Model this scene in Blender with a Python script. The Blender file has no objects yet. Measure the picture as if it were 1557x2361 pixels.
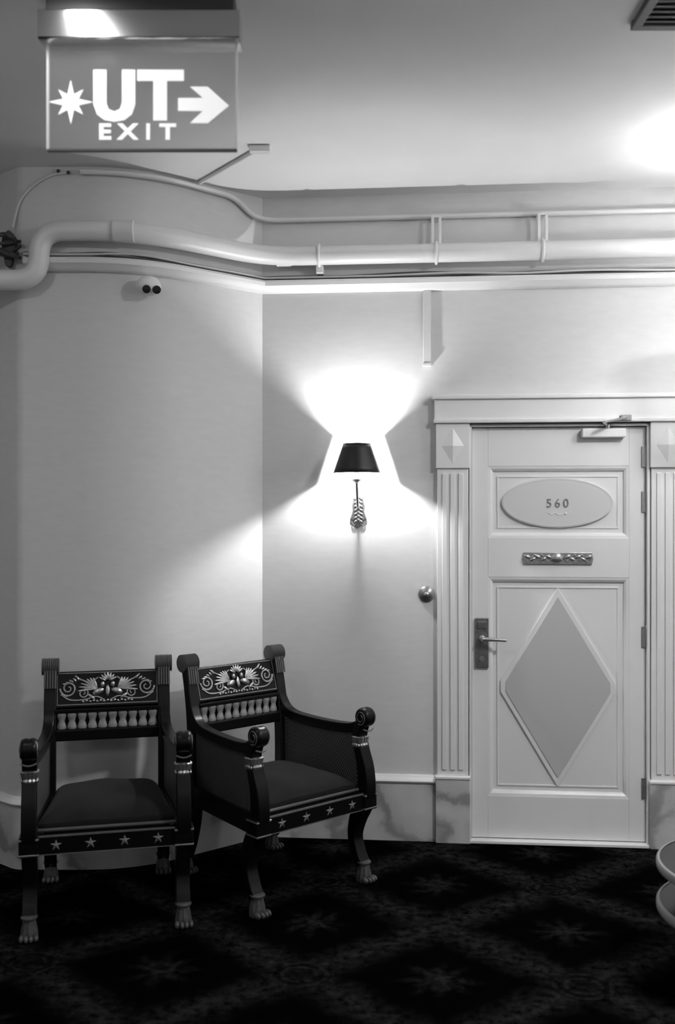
import bpy, bmesh, math, random
from mathutils import Vector, Matrix
random.seed(7)
PI = math.pi
S = bpy.context.scene
C = S.collection

# ------------------------------------------------------------------ camera
cam_d = bpy.data.cameras.new('camera')
cam_d.sensor_fit = 'VERTICAL'
cam_d.sensor_height = 36.0
cam_d.lens = 35.0
cam_d.clip_start = 0.05
cam_d.dof.use_dof = True
cam_d.dof.focus_distance = 4.75
cam_d.dof.aperture_fstop = 1.8
cam = bpy.data.objects.new('camera', cam_d)
cam.location = (0, 0, 1.63)
cam.rotation_euler = (PI/2, 0, 0)
C.objects.link(cam)
S.camera = cam

# ------------------------------------------------------------------ world, exposure
w = bpy.data.worlds.new('world'); S.world = w
w.use_nodes = True
w.node_tree.nodes['Background'].inputs[0].default_value = (1, 1, 1, 1)
w.node_tree.nodes['Background'].inputs[1].default_value = 0.02
S.view_settings.view_transform = 'Standard'
S.view_settings.look = 'None'
S.view_settings.gamma = 1.0
S.view_settings.use_curve_mapping = False
S.view_settings.exposure = 0.0
try:
    S.cycles.use_denoising = True
    S.cycles.use_adaptive_sampling = True
    S.cycles.adaptive_threshold = 0.13
    S.cycles.max_bounces = 6
    S.cycles.diffuse_bounces = 4
    S.cycles.sample_clamp_indirect = 6.0
    S.cycles.caustics_reflective = False
    S.cycles.caustics_refractive = False
except Exception:
    pass
SCONCE_E = 3500.0      # bulb of the wall sconce
PENDANT_BULB = 230.0  # bulb of the pendant by the door
PENDANT_BOWL = 12.5
SPOT_E = 35.0         # ceiling spot by the sign
FILL_L = 32.0         # fill lamps added on the hall ceiling: left, right, rear
FILL_R = 215.0
FILL_F = 42.0

# ------------------------------------------------------------------ materials (greyscale film)
def nmat(name):
    m = bpy.data.materials.new(name); m.use_nodes = True
    nt = m.node_tree
    return m, nt, nt.nodes['Principled BSDF']
def g(v): return (v, v, v, 1)
def plain(name, v, rough=0.5, metal=0.0, noise=0.0, nscale=30, bump=0.0, coat=0.0, sheen=0.0, stretch=None, spec=0.5):
    m, nt, b = nmat(name)
    b.inputs['Base Color'].default_value = g(v)
    b.inputs['Roughness'].default_value = rough
    b.inputs['Metallic'].default_value = metal
    b.inputs['Coat Weight'].default_value = coat
    b.inputs['Specular IOR Level'].default_value = spec
    b.inputs['Sheen Weight'].default_value = sheen
    if noise or bump:
        tc = nt.nodes.new('ShaderNodeTexCoord')
        mp = nt.nodes.new('ShaderNodeMapping')
        if stretch: mp.inputs['Scale'].default_value = stretch
        nz = nt.nodes.new('ShaderNodeTexNoise'); nz.inputs['Scale'].default_value = nscale
        nz.inputs['Detail'].default_value = 4
        nt.links.new(tc.outputs['Object'], mp.inputs[0]); nt.links.new(mp.outputs[0], nz.inputs['Vector'])
        if noise:
            r = nt.nodes.new('ShaderNodeMapRange')
            r.inputs['From Min'].default_value = 0.3; r.inputs['From Max'].default_value = 0.7
            r.inputs['To Min'].default_value = v*(1-noise); r.inputs['To Max'].default_value = v*(1+noise)
            nt.links.new(nz.outputs['Fac'], r.inputs['Value'])
            nt.links.new(r.outputs[0], b.inputs['Base Color'])
        if bump:
            bp = nt.nodes.new('ShaderNodeBump'); bp.inputs['Strength'].default_value = bump
            bp.inputs['Distance'].default_value = 0.004
            nt.links.new(nz.outputs['Fac'], bp.inputs['Height']); nt.links.new(bp.outputs[0], b.inputs['Normal'])
    return m
def emit(name, v, strength):
    m, nt, b = nmat(name)
    b.inputs['Base Color'].default_value = g(v)
    b.inputs['Emission Color'].default_value = g(1)
    b.inputs['Emission Strength'].default_value = strength
    b.inputs['Roughness'].default_value = 0.4
    return m
def marble():
    m, nt, b = nmat('marble')
    tc = nt.nodes.new('ShaderNodeTexCoord')
    n1 = nt.nodes.new('ShaderNodeTexNoise'); n1.inputs['Scale'].default_value = 3.0; n1.inputs['Detail'].default_value = 6
    mx = nt.nodes.new('ShaderNodeMixRGB'); mx.inputs[0].default_value = 0.35
    nt.links.new(tc.outputs['Object'], n1.inputs['Vector'])
    nt.links.new(tc.outputs['Object'], mx.inputs[1]); nt.links.new(n1.outputs['Color'], mx.inputs[2])
    wv = nt.nodes.new('ShaderNodeTexWave'); wv.inputs['Scale'].default_value = 2.2; wv.inputs['Distortion'].default_value = 9
    wv.inputs['Detail'].default_value = 4; wv.bands_direction = 'DIAGONAL'
    nt.links.new(mx.outputs[0], wv.inputs['Vector'])
    cr = nt.nodes.new('ShaderNodeValToRGB')
    cr.color_ramp.elements[0].position = 0.0; cr.color_ramp.elements[0].color = g(0.30)
    cr.color_ramp.elements[1].position = 0.28; cr.color_ramp.elements[1].color = g(0.52)
    e = cr.color_ramp.elements.new(1.0); e.color = g(0.60)
    nt.links.new(wv.outputs['Fac'], cr.inputs[0]); nt.links.new(cr.outputs[0], b.inputs['Base Color'])
    b.inputs['Roughness'].default_value = 0.3
    return m
def carpet():
    m, nt, b = nmat('carpet')
    L = nt.links.new
    def math_(op, a, bb=None, c=None):
        n = nt.nodes.new('ShaderNodeMath'); n.operation = op
        for i, v in enumerate((a, bb, c)):
            if v is None: continue
            if isinstance(v, (int, float)): n.inputs[i].default_value = v
            else: L(v, n.inputs[i])
        return n.outputs[0]
    tc = nt.nodes.new('ShaderNodeTexCoord')
    mp = nt.nodes.new('ShaderNodeMapping'); mp.vector_type = 'TEXTURE'
    mp.inputs['Location'].default_value = (-0.135, 3.51, 0)
    mp.inputs['Rotation'].default_value = (0, 0, math.radians(-5.09))
    mp.inputs['Scale'].default_value = (0.985, 0.89, 1)
    L(tc.outputs['Object'], mp.inputs[0])
    nz = nt.nodes.new('ShaderNodeTexNoise'); nz.inputs['Scale'].default_value = 9; nz.inputs['Detail'].default_value = 5
    L(mp.outputs[0], nz.inputs['Vector'])
    ad = nt.nodes.new('ShaderNodeVectorMath'); ad.operation = 'MULTIPLY_ADD'
    ad.inputs[1].default_value = (0.12, 0.12, 0)
    L(nz.outputs['Color'], ad.inputs[0]); L(mp.outputs[0], ad.inputs[2])
    sp = nt.nodes.new('ShaderNodeSeparateXYZ'); L(ad.outputs[0], sp.inputs[0])
    x = math_('SUBTRACT', sp.outputs[0], 0.06); y = math_('SUBTRACT', sp.outputs[1], 0.06)
    def dist_int(v):   # distance to the nearest integer
        return math_('ABSOLUTE', math_('SUBTRACT', v, math_('ROUND', v)))
    d1 = dist_int(math_('ADD', x, y)); d2 = dist_int(math_('SUBTRACT', x, y))
    band = math_('MINIMUM', d1, d2)
    bandm = math_('SUBTRACT', 1.0, math_('SMOOTH_MIN', math_('MULTIPLY', band, 5.6), 1.0, 0.3))
    # medallions at the nodes
    sp2 = nt.nodes.new('ShaderNodeSeparateXYZ'); L(mp.outputs[0], sp2.inputs[0])
    dx = dist_int(sp2.outputs[0]); dy = dist_int(sp2.outputs[1])
    rr = math_('SQRT', math_('ADD', math_('MULTIPLY', dx, dx), math_('MULTIPLY', dy, dy)))
    ring = math_('COMPARE', rr, 0.10, 0.010)
    ring2 = math_('COMPARE', rr, 0.062, 0.008)
    inside = math_('LESS_THAN', rr, 0.115)
    # flowers at the middles of the cells
    def flower(ox, oy):
        fx = dist_int(math_('SUBTRACT', x, ox)); fy = dist_int(math_('SUBTRACT', y, oy))
        r = math_('SQRT', math_('ADD', math_('MULTIPLY', fx, fx), math_('MULTIPLY', fy, fy)))
        an = math_('ARCTAN2', fy, fx)
        pet = math_('MULTIPLY_ADD', math_('COSINE', math_('MULTIPLY', an, 8)), 0.04, 0.125)
        return math_('SUBTRACT', 1.0, math_('SMOOTH_MIN', math_('DIVIDE', r, pet), 1.0, 0.3))
    fl = math_('MAXIMUM', flower(0.5, 0.0), flower(0.0, 0.5))
    tot = math_('MAXIMUM', bandm, math_('MULTIPLY', fl, 1.1))
    tot = math_('MULTIPLY', tot, math_('SUBTRACT', 1.0, math_('MULTIPLY', inside, 0.55)))
    tot = math_('ADD', tot, math_('MULTIPLY', math_('ADD', ring, ring2), 0.45))
    n2 = nt.nodes.new('ShaderNodeTexNoise'); n2.inputs['Scale'].default_value = 26; n2.inputs['Detail'].default_value = 6
    n2.inputs['Roughness'].default_value = 0.7
    L(tc.outputs['Object'], n2.inputs['Vector'])
    mr = nt.nodes.new('ShaderNodeMapRange'); mr.inputs['From Min'].default_value = 0.38; mr.inputs['From Max'].default_value = 0.66
    L(n2.outputs['Fac'], mr.inputs['Value'])
    tot = math_('MULTIPLY', tot, math_('MULTIPLY_ADD', mr.outputs[0], 1.35, 0.05))
    col = math_('MULTIPLY_ADD', tot, 0.015, 0.0010)
    cb = nt.nodes.new('ShaderNodeCombineXYZ')
    for i in range(3): L(col, cb.inputs[i])
    L(cb.outputs[0], b.inputs['Base Color'])
    b.inputs['Roughness'].default_value = 1.0
    b.inputs['Specular IOR Level'].default_value = 0.0
    n3 = nt.nodes.new('ShaderNodeTexNoise'); n3.inputs['Scale'].default_value = 400
    L(tc.outputs['Object'], n3.inputs['Vector'])
    bp = nt.nodes.new('ShaderNodeBump'); bp.inputs['Strength'].default_value = 0.5; bp.inputs['Distance'].default_value = 0.003
    L(n3.outputs['Fac'], bp.inputs['Height']); L(bp.outputs[0], b.inputs['Normal'])
    return m
def cane():
    m, nt, b = nmat('cane')
    tc = nt.nodes.new('ShaderNodeTexCoord')
    L = nt.links.new
    outs = []
    for rot in (0.9, -0.9):
        mp = nt.nodes.new('ShaderNodeMapping'); mp.inputs['Rotation'].default_value = (rot, 0, 0)
        L(tc.outputs['Object'], mp.inputs[0])
        wv = nt.nodes.new('ShaderNodeTexWave'); wv.bands_direction = 'Z'; wv.inputs['Scale'].default_value = 26
        L(mp.outputs[0], wv.inputs['Vector']); outs.append(wv.outputs['Fac'])
    mx = nt.nodes.new('ShaderNodeMath'); mx.operation = 'MAXIMUM'
    L(outs[0], mx.inputs[0]); L(outs[1], mx.inputs[1])
    cr = nt.nodes.new('ShaderNodeValToRGB')
    cr.color_ramp.elements[0].position = 0.55; cr.color_ramp.elements[0].color = g(0.012)
    cr.color_ramp.elements[1].position = 0.95; cr.color_ramp.elements[1].color = g(0.11)
    L(mx.outputs[0], cr.inputs[0]); L(cr.outputs[0], b.inputs['Base Color'])
    bp = nt.nodes.new('ShaderNodeBump'); bp.inputs['Strength'].default_value = 0.6; bp.inputs['Distance'].default_value = 0.003
    L(mx.outputs[0], bp.inputs['Height']); L(bp.outputs[0], b.inputs['Normal'])
    b.inputs['Roughness'].default_value = 0.5
    return m
def sign_glass():
    m = bpy.data.materials.new('sign_glass'); m.use_nodes = True
    nt = m.node_tree; nt.nodes.clear()
    out = nt.nodes.new('ShaderNodeOutputMaterial')
    tr = nt.nodes.new('ShaderNodeBsdfTransparent'); tr.inputs[0].default_value = g(0.92)
    df = nt.nodes.new('ShaderNodeBsdfDiffuse'); df.inputs[0].default_value = g(0.55)
    tl = nt.nodes.new('ShaderNodeBsdfTranslucent'); tl.inputs[0].default_value = g(0.75)
    gl = nt.nodes.new('ShaderNodeBsdfGlossy'); gl.inputs['Roughness'].default_value = 0.08
    m1 = nt.nodes.new('ShaderNodeMixShader'); m1.inputs[0].default_value = 0.6
    m2 = nt.nodes.new('ShaderNodeMixShader'); m2.inputs[0].default_value = 0.22
    m3 = nt.nodes.new('ShaderNodeMixShader'); m3.inputs[0].default_value = 0.001
    L = nt.links.new
    L(df.outputs[0], m1.inputs[1]); L(tl.outputs[0], m1.inputs[2])
    L(tr.outputs[0], m2.inputs[1]); L(m1.outputs[0], m2.inputs[2])
    L(m2.outputs[0], m3.inputs[1]); L(gl.outputs[0], m3.inputs[2])
    L(m3.outputs[0], out.inputs[0])
    return m

M = dict(
    wall=plain('wallpaper', 0.64, 0.75, noise=0.025, nscale=14, bump=0.12, stretch=(1, 1, 3)),
    ceiling=plain('ceiling_paint', 0.76, 0.8, noise=0.02, nscale=4),
    paint=plain('white_gloss_paint', 0.76, 0.35, noise=0.015, nscale=8),
    panel=plain('door_panel_paint', 0.75, 0.4),
    plaque=plain('plaque_grey', 0.64, 0.35),
    lozenge=plain('lozenge_grey', 0.50, 0.4),
    pipe=plain('pipe_paint', 0.72, 0.4),
    rail=plain('ledge_paint', 0.74, 0.4),
    cable=plain('cable_dark', 0.05, 0.5),
    cable_l=plain('cable_pale', 0.55, 0.5),
    marble=marble(), carpet=carpet(), cane=cane(), sign_glass=sign_glass(),
    black=plain('black_lacquer', 0.004, 0.32, spec=0.22),
    blackwood=plain('ebonised_wood', 0.008, 0.4, spec=0.25, noise=0.4, nscale=40, stretch=(1, 1, 0.1)),
    gilt=plain('gilt', 0.42, 0.34, metal=0.85, noise=0.15, nscale=60, bump=0.2),
    gilt_dull=plain('gilt_dull', 0.20, 0.45, metal=0.5, noise=0.2, nscale=60),
    postcap=plain('fluted_wood', 0.10, 0.4),
    velvet=plain('velvet', 0.010, 0.9, noise=0.35, nscale=9, sheen=0.04, spec=0.2),
    piping=plain('piping', 0.06, 0.6),
    shade=plain('shade_black', 0.006, 0.45),
    shade_in=plain('shade_lining', 0.75, 0.6),
    brass=plain('brass', 0.50, 0.3, metal=0.85, noise=0.1, nscale=50),
    brass_dark=plain('brass_dark', 0.26, 0.35, metal=0.8, noise=0.2, nscale=40),
    steel=plain('steel', 0.70, 0.2, metal=1.0),
    darkmetal=plain('dark_metal', 0.045, 0.5),
    vent=plain('vent_dark', 0.10, 0.6),
    white=plain('white_plastic', 0.78, 0.4),
    lens=plain('lens_dark', 0.02, 0.1),
    ink=plain('number_ink', 0.22, 0.5),
    tabletop=plain('table_dark', 0.012, 0.2),
    pale=plain('pale_rim', 0.26, 0.35),
    bulb=emit('bulb_lit', 0.8, SCONCE_E),
    pbulb=emit('pendant_bulb', 0.8, PENDANT_BULB),
    pbowl=emit('opal_bowl', 0.8, PENDANT_BOWL),
    spot=emit('spot_lit', 0.8, SPOT_E),
    fill_l=emit('fill_lamp_left', 0.8, FILL_L), fill_r=emit('fill_lamp_right', 0.8, FILL_R), fill_f=emit('fill_lamp_rear', 0.8, FILL_F),
    letter=emit('sign_letter', 0.8, 0.55),
    small_letter=emit('sign_small_letter', 0.8, 0.10),
    edge=plain('glass_edge', 0.8, 0.3),
)
M['letter'].cycles.emission_sampling = 'NONE'
for k_ in ('bulb', 'pbulb', 'pbowl', 'spot', 'fill_l', 'fill_r', 'fill_f'): M[k_].cycles.emission_sampling = 'FRONT'

# ------------------------------------------------------------------ mesh helpers
class MB:
    def __init__(s): s.v = []; s.f = []
    def add(s, vs, fs):
        o = len(s.v); s.v += [tuple(p) for p in vs]; s.f += [tuple(i+o for i in f) for f in fs]; return s
    def box(s, x0, x1, y0, y1, z0, z1):
        vs = [(x, y, z) for z in (z0, z1) for y in (y0, y1) for x in (x0, x1)]
        return s.add(vs, [(0,2,3,1),(4,5,7,6),(0,1,5,4),(2,6,7,3),(0,4,6,2),(1,3,7,5)])
    def prism(s, pts, y0, y1):          # outline in x,z; extruded along y (y0 = front)
        n = len(pts)
        vs = [(p[0], y0, p[1]) for p in pts] + [(p[0], y1, p[1]) for p in pts]
        fs = [tuple(range(n)), tuple(range(2*n-1, n-1, -1))]
        fs += [(i, i+n, (i+1) % n+n, (i+1) % n) for i in range(n)]
        return s.add(vs, fs)
    def prism_x(s, pts, x0, x1):        # outline in y,z; extruded along x
        n = len(pts)
        vs = [(x0, p[0], p[1]) for p in pts] + [(x1, p[0], p[1]) for p in pts]
        fs = [tuple(range(n)), tuple(range(2*n-1, n-1, -1))]
        fs += [(i, i+n, (i+1) % n+n, (i+1) % n) for i in range(n)]
        return s.add(vs, fs)
    def lathe(s, prof, n=24, mat=None, a0=0.0, a1=2*PI, caps=True):   # prof: (r, h) about z
        full = abs(a1-a0-2*PI) < 1e-6
        m = n if full else n+1
        vs = []
        for r, h in prof:
            for i in range(m):
                a = a0+(a1-a0)*i/n
                p = Vector((r*math.cos(a), r*math.sin(a), h))
                vs.append(mat @ p if mat else p)
        fs = []
        for j in range(len(prof)-1):
            for i in range(n):
                k = (i+1) % m
                fs.append((j*m+i, j*m+k, (j+1)*m+k, (j+1)*m+i))
        if full and caps:
            if prof[0][0] > 1e-6: fs.append(tuple(range(m-1, -1, -1)))
            if prof[-1][0] > 1e-6: fs.append(tuple((len(prof)-1)*m+i for i in range(m)))
        return s.add(vs, fs)
    def tube(s, path, r, n=10, cap=True):
        path = [Vector(p) for p in path]
        rs = r if isinstance(r, (list, tuple)) else [r]*len(path)
        T = []
        for i in range(len(path)):
            a = path[max(i-1, 0)]; b = path[min(i+1, len(path)-1)]
            t = (b-a); T.append(t.normalized() if t.length > 1e-9 else Vector((0, 0, 1)))
        up = Vector((0, 0, 1)) if abs(T[0].z) < 0.9 else Vector((1, 0, 0))
        N = (up-T[0]*up.dot(T[0])).normalized()
        vs = []
        for i, p in enumerate(path):
            N = (N-T[i]*N.dot(T[i])).normalized()
            B = T[i].cross(N)
            for k in range(n):
                a = 2*PI*k/n
                vs.append(p+(N*math.cos(a)+B*math.sin(a))*rs[i])
        fs = []
        for i in range(len(path)-1):
            for k in range(n):
                q = (k+1) % n
                fs.append((i*n+k, i*n+q, (i+1)*n+q, (i+1)*n+k))
        if cap:
            fs.append(tuple(range(n-1, -1, -1))); fs.append(tuple((len(path)-1)*n+k for k in range(n)))
        return s.add(vs, fs)
    def ell(s, c, rx, ry, rz, rot=0.0, n=10, m=6):   # ellipsoid, rot about y
        vs = []; c = Vector(c)
        R = Matrix.Rotation(rot, 3, 'Y')
        for j in range(m+1):
            t = PI*j/m
            for i in range(n):
                a = 2*PI*i/n
                vs.append(c+R @ Vector((rx*math.sin(t)*math.cos(a), ry*math.sin(t)*math.sin(a), rz*math.cos(t))))
        fs = [(j*n+i, (j+1)*n+i, (j+1)*n+(i+1) % n, j*n+(i+1) % n) for j in range(m) for i in range(n)]
        return s.add(vs, fs)
    def build(s, name, mat, parent=None, smooth=False, bevel=0.0, loc=None, kind=None, autosmooth=True):
        me = bpy.data.meshes.new(name)
        me.from_pydata(s.v, [], s.f)
        bm = bmesh.new(); bm.from_mesh(me)
        bmesh.ops.remove_doubles(bm, verts=bm.verts, dist=1e-5)
        bmesh.ops.recalc_face_normals(bm, faces=bm.faces)
        bm.to_mesh(me); bm.free()
        me.materials.append(mat if not isinstance(mat, str) else M[mat])
        if smooth:
            for p in me.polygons: p.use_smooth = True
            try: me.set_sharp_from_angle(angle=math.radians(42))
            except Exception: pass
        o = bpy.data.objects.new(name, me); C.objects.link(o)
        if parent: o.parent = parent
        if loc: o.location = loc
        if kind: o['kind'] = kind
        if bevel:
            b = o.modifiers.new('bevel', 'BEVEL'); b.width = bevel; b.segments = 2; b.limit_method = 'ANGLE'
        return o

def empty(name, label, cat=None, loc=(0, 0, 0), rz=0.0, group=None, kind=None):
    o = bpy.data.objects.new(name, None); C.objects.link(o)
    o.empty_display_size = 0.1
    o.location = loc; o.rotation_euler = (0, 0, rz); o['label'] = label
    if cat: o['category'] = cat
    if group: o['group'] = group
    if kind: o['kind'] = kind
    return o
def tag(o, label, cat=None, group=None, kind=None):
    o['label'] = label
    if cat: o['category'] = cat
    if group: o['group'] = group
    if kind: o['kind'] = kind
    return o
def copy_part(o, parent, **kw):
    c = o.copy(); C.objects.link(c); c.parent = parent
    for k, v in kw.items(): setattr(c, k, v)
    return c
def text_mesh(txt, size, extrude, offset=0.0):
    cu = bpy.data.curves.new('t', 'FONT'); cu.body = txt; cu.size = size; cu.extrude = extrude; cu.offset = offset
    cu.align_x = 'CENTER'; cu.align_y = 'CENTER'
    ob = bpy.data.objects.new('t', cu); C.objects.link(ob)
    dg = bpy.context.evaluated_depsgraph_get(); dg.update()
    me = bpy.data.meshes.new_from_object(ob.evaluated_get(dg))
    bpy.data.objects.remove(ob); bpy.data.curves.remove(cu)
    return me
def text_obj(name, txt, size, extrude, mat, parent, loc, offset=0.0, sx=1.0):
    me = text_mesh(txt, size, extrude, offset)
    me.materials.clear(); me.materials.append(M[mat])
    o = bpy.data.objects.new(name, me); C.objects.link(o); o.parent = parent
    o.location = loc; o.rotation_euler = (PI/2, 0, 0); o.scale = (sx, 1, 1)
    return o
def star_pts(r, q, n, rot=PI/2, sx=1.0):
    return [((r if i % 2 == 0 else r*q)*math.cos(rot+PI*i/n)*sx, (r if i % 2 == 0 else r*q)*math.sin(rot+PI*i/n)) for i in range(2*n)]
def fillet(path, rad, n=6):
    path = [Vector(p) for p in path]
    out = [path[0]]
    for i in range(1, len(path)-1):
        a, b, c = path[i-1], path[i], path[i+1]
        r = rad[i] if isinstance(rad, dict) else rad
        d1 = (a-b); d2 = (c-b)
        l = min(r, d1.length*0.49, d2.length*0.49)
        p, q = b+d1.normalized()*l, b+d2.normalized()*l
        for k in range(n+1):
            t = k/n
            out.append(p*(1-t)**2+b*2*t*(1-t)+q*t*t)
    out.append(path[-1])
    return out
def smooth_path(pts, n=6):       # Catmull-Rom
    pts = [Vector(p) for p in pts]
    P = [2*pts[0]-pts[1]]+pts+[2*pts[-1]-pts[-2]]
    out = []
    for i in range(1, len(P)-2):
        for k in range(n):
            t = k/n
            out.append(0.5*((2*P[i])+(P[i+1]-P[i-1])*t+(2*P[i-1]-5*P[i]+4*P[i+1]-P[i+2])*t*t+(3*P[i]-P[i-1]-3*P[i+1]+P[i+2])*t**3))
    out.append(pts[-1])
    return out

# ------------------------------------------------------------------ room outline
H = 3.21
C0 = Vector((-0.379, 5.02))          # inner corner of back wall and angled wall
E = Vector((0.99606, -0.0887)); ANG = math.atan2(E.y, E.x)
B1 = Vector((-0.93, 4.555)); B2 = Vector((-1.462, 4.56)); B3 = Vector((-1.66, 4.72)); B4 = Vector((-3.0, 4.74))
BR = C0+E*3.7                        # far right end of the back wall
def fillet2(path, rad, n=10):
    return [Vector((p.x, p.y)) for p in fillet([Vector((a.x, a.y, 0)) for a in path], rad, n)]
left_line = fillet2([B4, B3, B2, B1, C0], {1: 0.01, 2: 0.03, 3: 0.24}, 10)
back_line = [C0, BR]
full_line = left_line+[BR]
def offset_line(line, d):
    out = []
    for i, p in enumerate(line):
        ns = []
        for a, b in ((i-1, i), (i, i+1)):
            if a < 0 or b >= len(line): continue
            t = (line[b]-line[a])
            if t.length < 1e-6: continue
            t.normalize(); ns.append(Vector((t.y, -t.x)))
        if len(ns) == 1: out.append(p+ns[0]*d)
        else:
            m = (ns[0]+ns[1]).normalized()
            out.append(p+m*(d/max(0.35, m.dot(ns[0]))))
    return out
def sweep_wall(line, prof):          # closed profile of (offset, z) along a wall line
    mb = MB(); cols = [offset_line(line, d) for d, z in prof]
    n = len(prof); m = len(line)
    vs = [(cols[j][i].x, cols[j][i].y, prof[j][1]) for i in range(m) for j in range(n)]
    fs = [(i*n+j, i*n+(j+1) % n, (i+1)*n+(j+1) % n, (i+1)*n+j) for i in range(m-1) for j in range(n)]
    fs += [tuple(range(n)), tuple((m-1)*n+j for j in range(n-1, -1, -1))]
    return mb.add(vs, fs)
def wall(name, line, label, z0=0.0, z1=H, t=0.12):
    mb = sweep_wall(line, [(0, z0), (0, z1), (-t, z1), (-t, z0)])
    return tag(mb.build(name, 'wall', smooth=True), label, 'wall', kind='structure')
def BW(u, n=0.0):                     # a point on the back wall (u along it, n out of it)
    p = C0+E*u+Vector((E.y, -E.x))*n
    return p

wall('wall_left', left_line, 'pale wallpapered wall with a rounded angle behind the two armchairs')
# back wall with the door opening
DU0, DU1, DZ = 1.035, 1.905, 2.06
mb = MB()
for (u0, u1, z0, z1) in ((0.0, DU0, 0, H), (DU0, DU1, DZ, H), (DU1, 3.7, 0, H)):
    a, b = BW(u0), BW(u1); c, d = BW(u1, -0.12), BW(u0, -0.12)
    vs = [(p.x, p.y, z) for z in (z0, z1) for p in (a, b, c, d)]
    mb.add(vs, [(0,3,2,1),(4,5,6,7),(0,1,5,4),(1,2,6,5),(2,3,7,6),(3,0,4,7)])
tag(mb.build('wall_back', 'wall'), 'pale wallpapered wall holding the lamp and the panelled door', 'wall', kind='structure')
XR = BR.x; YB = -2.6
wall('wall_right', [BR, Vector((XR, YB))], 'plain pale wall closing the hall on the right')
wall('wall_rear', [Vector((XR, YB)), Vector((-3.0, YB))], 'plain pale wall behind the viewer')
mb = sweep_wall([Vector((-3.0, YB)), B4], [(0, 0), (0, H), (-0.12, H), (-0.12, 0)])
tag(mb.build('wall_side', 'wall'), 'plain pale wall closing the hall on the left', 'wall', kind='structure')
mb = MB().box(-3.2, XR+0.2, YB-0.2, 5.4, -0.1, 0.0)
tag(mb.build('floor', 'carpet'), 'dark patterned carpet with pale lozenge lattice and round medallions', 'floor', kind='structure')
mb = MB().box(-3.2, XR+0.2, YB-0.2, 5.4, H, H+0.1)
tag(mb.build('ceiling', 'ceiling'), 'smooth pale painted ceiling', 'ceiling', kind='structure')

# marble baseboards with a white cap moulding
base_prof = [(0, 0.0), (0.022, 0.0), (0.022, 0.285), (0.016, 0.29), (0, 0.29)]
cap_prof = [(0, 0.29), (0.030, 0.29), (0.034, 0.297), (0.030, 0.306), (0.018, 0.312), (0.012, 0.322), (0, 0.325)]
def baseboard(name, line, label):
    o = tag(sweep_wall(line, base_prof).build(name, 'marble'), label, 'baseboard', kind='structure')
    sweep_wall(line, cap_prof).build('cap_moulding', 'paint', o, smooth=True)
baseboard('baseboard_left', left_line, 'veined pale marble baseboard with white cap behind the armchairs')
baseboard('baseboard_back', [BW(0.0), BW(0.868)], 'veined pale marble baseboard between the angled wall and the door')
baseboard('baseboard_right', [BW(2.075), BR], 'veined pale marble baseboard right of the door')

# ledge moulding carrying the cables, running round the walls
ledge_prof = [(0, 2.728), (0.020, 2.728), (0.034, 2.738), (0.044, 2.752), (0.055, 2.758), (0.058, 2.775), (0.050, 2.786), (0, 2.786)]
LI = 2
ll = [B2+(B1-B2)*0.07]+[p for p in left_line[:] if p.x > B2.x+0.1]
o = sweep_wall(ll+[BR], ledge_prof).build('trim_1', 'rail', smooth=True)
tag(o, 'white ledge moulding running round the walls under the pipe', 'moulding', kind='structure')

# ------------------------------------------------------------------ door frame (trim_2) and door
wr = ANG
def wall_empty(name, label, cat, u, z, n=0.0, kind=None, group=None):
    p = BW(u, n)
    return empty(name, label, cat, (p.x, p.y, z), wr, group, kind)
# in a wall empty: x along the wall, -y out of it, z up
UC = (DU0+DU1)/2
fr = wall_empty('trim_2', 'white classical door surround with flat pilasters, corner blocks and marble plinths', 'door frame', UC, 0, kind='structure')
hw = (DU1-DU0)/2
pil = plin = blk = loz = None
for s in (-1, 1):
    x0, x1 = sorted((s*(hw+0.005), s*(hw+0.158)))
    mb = MB()
    n = 5
    mb.box(x0, x1, -0.028, 0.0, 0.32, 1.845)
    cxm = (x0+x1)/2
    for k in (-1, 0, 1): mb.box(cxm+k*0.04-0.012, cxm+k*0.04+0.012, -0.036, -0.027, 0.36, 1.82)
    mb.build('pilaster', 'paint', fr, bevel=0.003)
    mb = MB().box(x0-0.006, x1+0.006, -0.04, 0.0, 1.845, 2.066)
    b = mb.build('corner_block', 'paint', fr, bevel=0.003)
    mb = MB()
    c = (x0+x1)/2; zc = 1.955
    mb.add([(c-0.055, -0.04, zc), (c, -0.04, zc+0.09), (c+0.055, -0.04, zc), (c, -0.04, zc-0.09), (c, -0.052, zc)],
           [(0,1,4),(1,2,4),(2,3,4),(3,0,4),(0,3,2,1)])
    mb.build('lozenge', 'paint', b)
    mb = MB().box(x0-0.008, x1+0.008, -0.045, 0.0, 0.0, 0.315)
    pl = mb.build('plinth', 'marble', fr, bevel=0.004)
    MB().box(x0-0.010, x1+0.010, -0.05, 0.0, 0.315, 0.33).build('plinth_cap', 'paint', pl, bevel=0.004)
    # jamb lining
    j0, j1 = sorted((s*hw, s*(hw-0.012)))
    MB().box(j0, j1, -0.02, 0.11, 0.0, DZ).build('jamb', 'paint', fr)
MB().box(-hw, hw, -0.02, 0.11, DZ-0.010, DZ).build('jamb', 'paint', fr)
mb = MB().box(-hw-0.172, hw+0.172, -0.045, 0, 2.066, 2.185)
hd = mb.build('header', 'paint', fr, bevel=0.003)
MB().box(-hw-0.185, hw+0.185, -0.062, 0, 2.183, 2.205).build('header_cap', 'paint', hd, bevel=0.005)
MB().box(-hw-0.176, hw+0.176, -0.056, 0, 2.066, 2.088).build('header_bead', 'paint', hd, bevel=0.006)
MB().box(-hw, hw, -0.03, 0.11, -0.002, 0.014).build('threshold', 'paint', fr, bevel=0.003)

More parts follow.
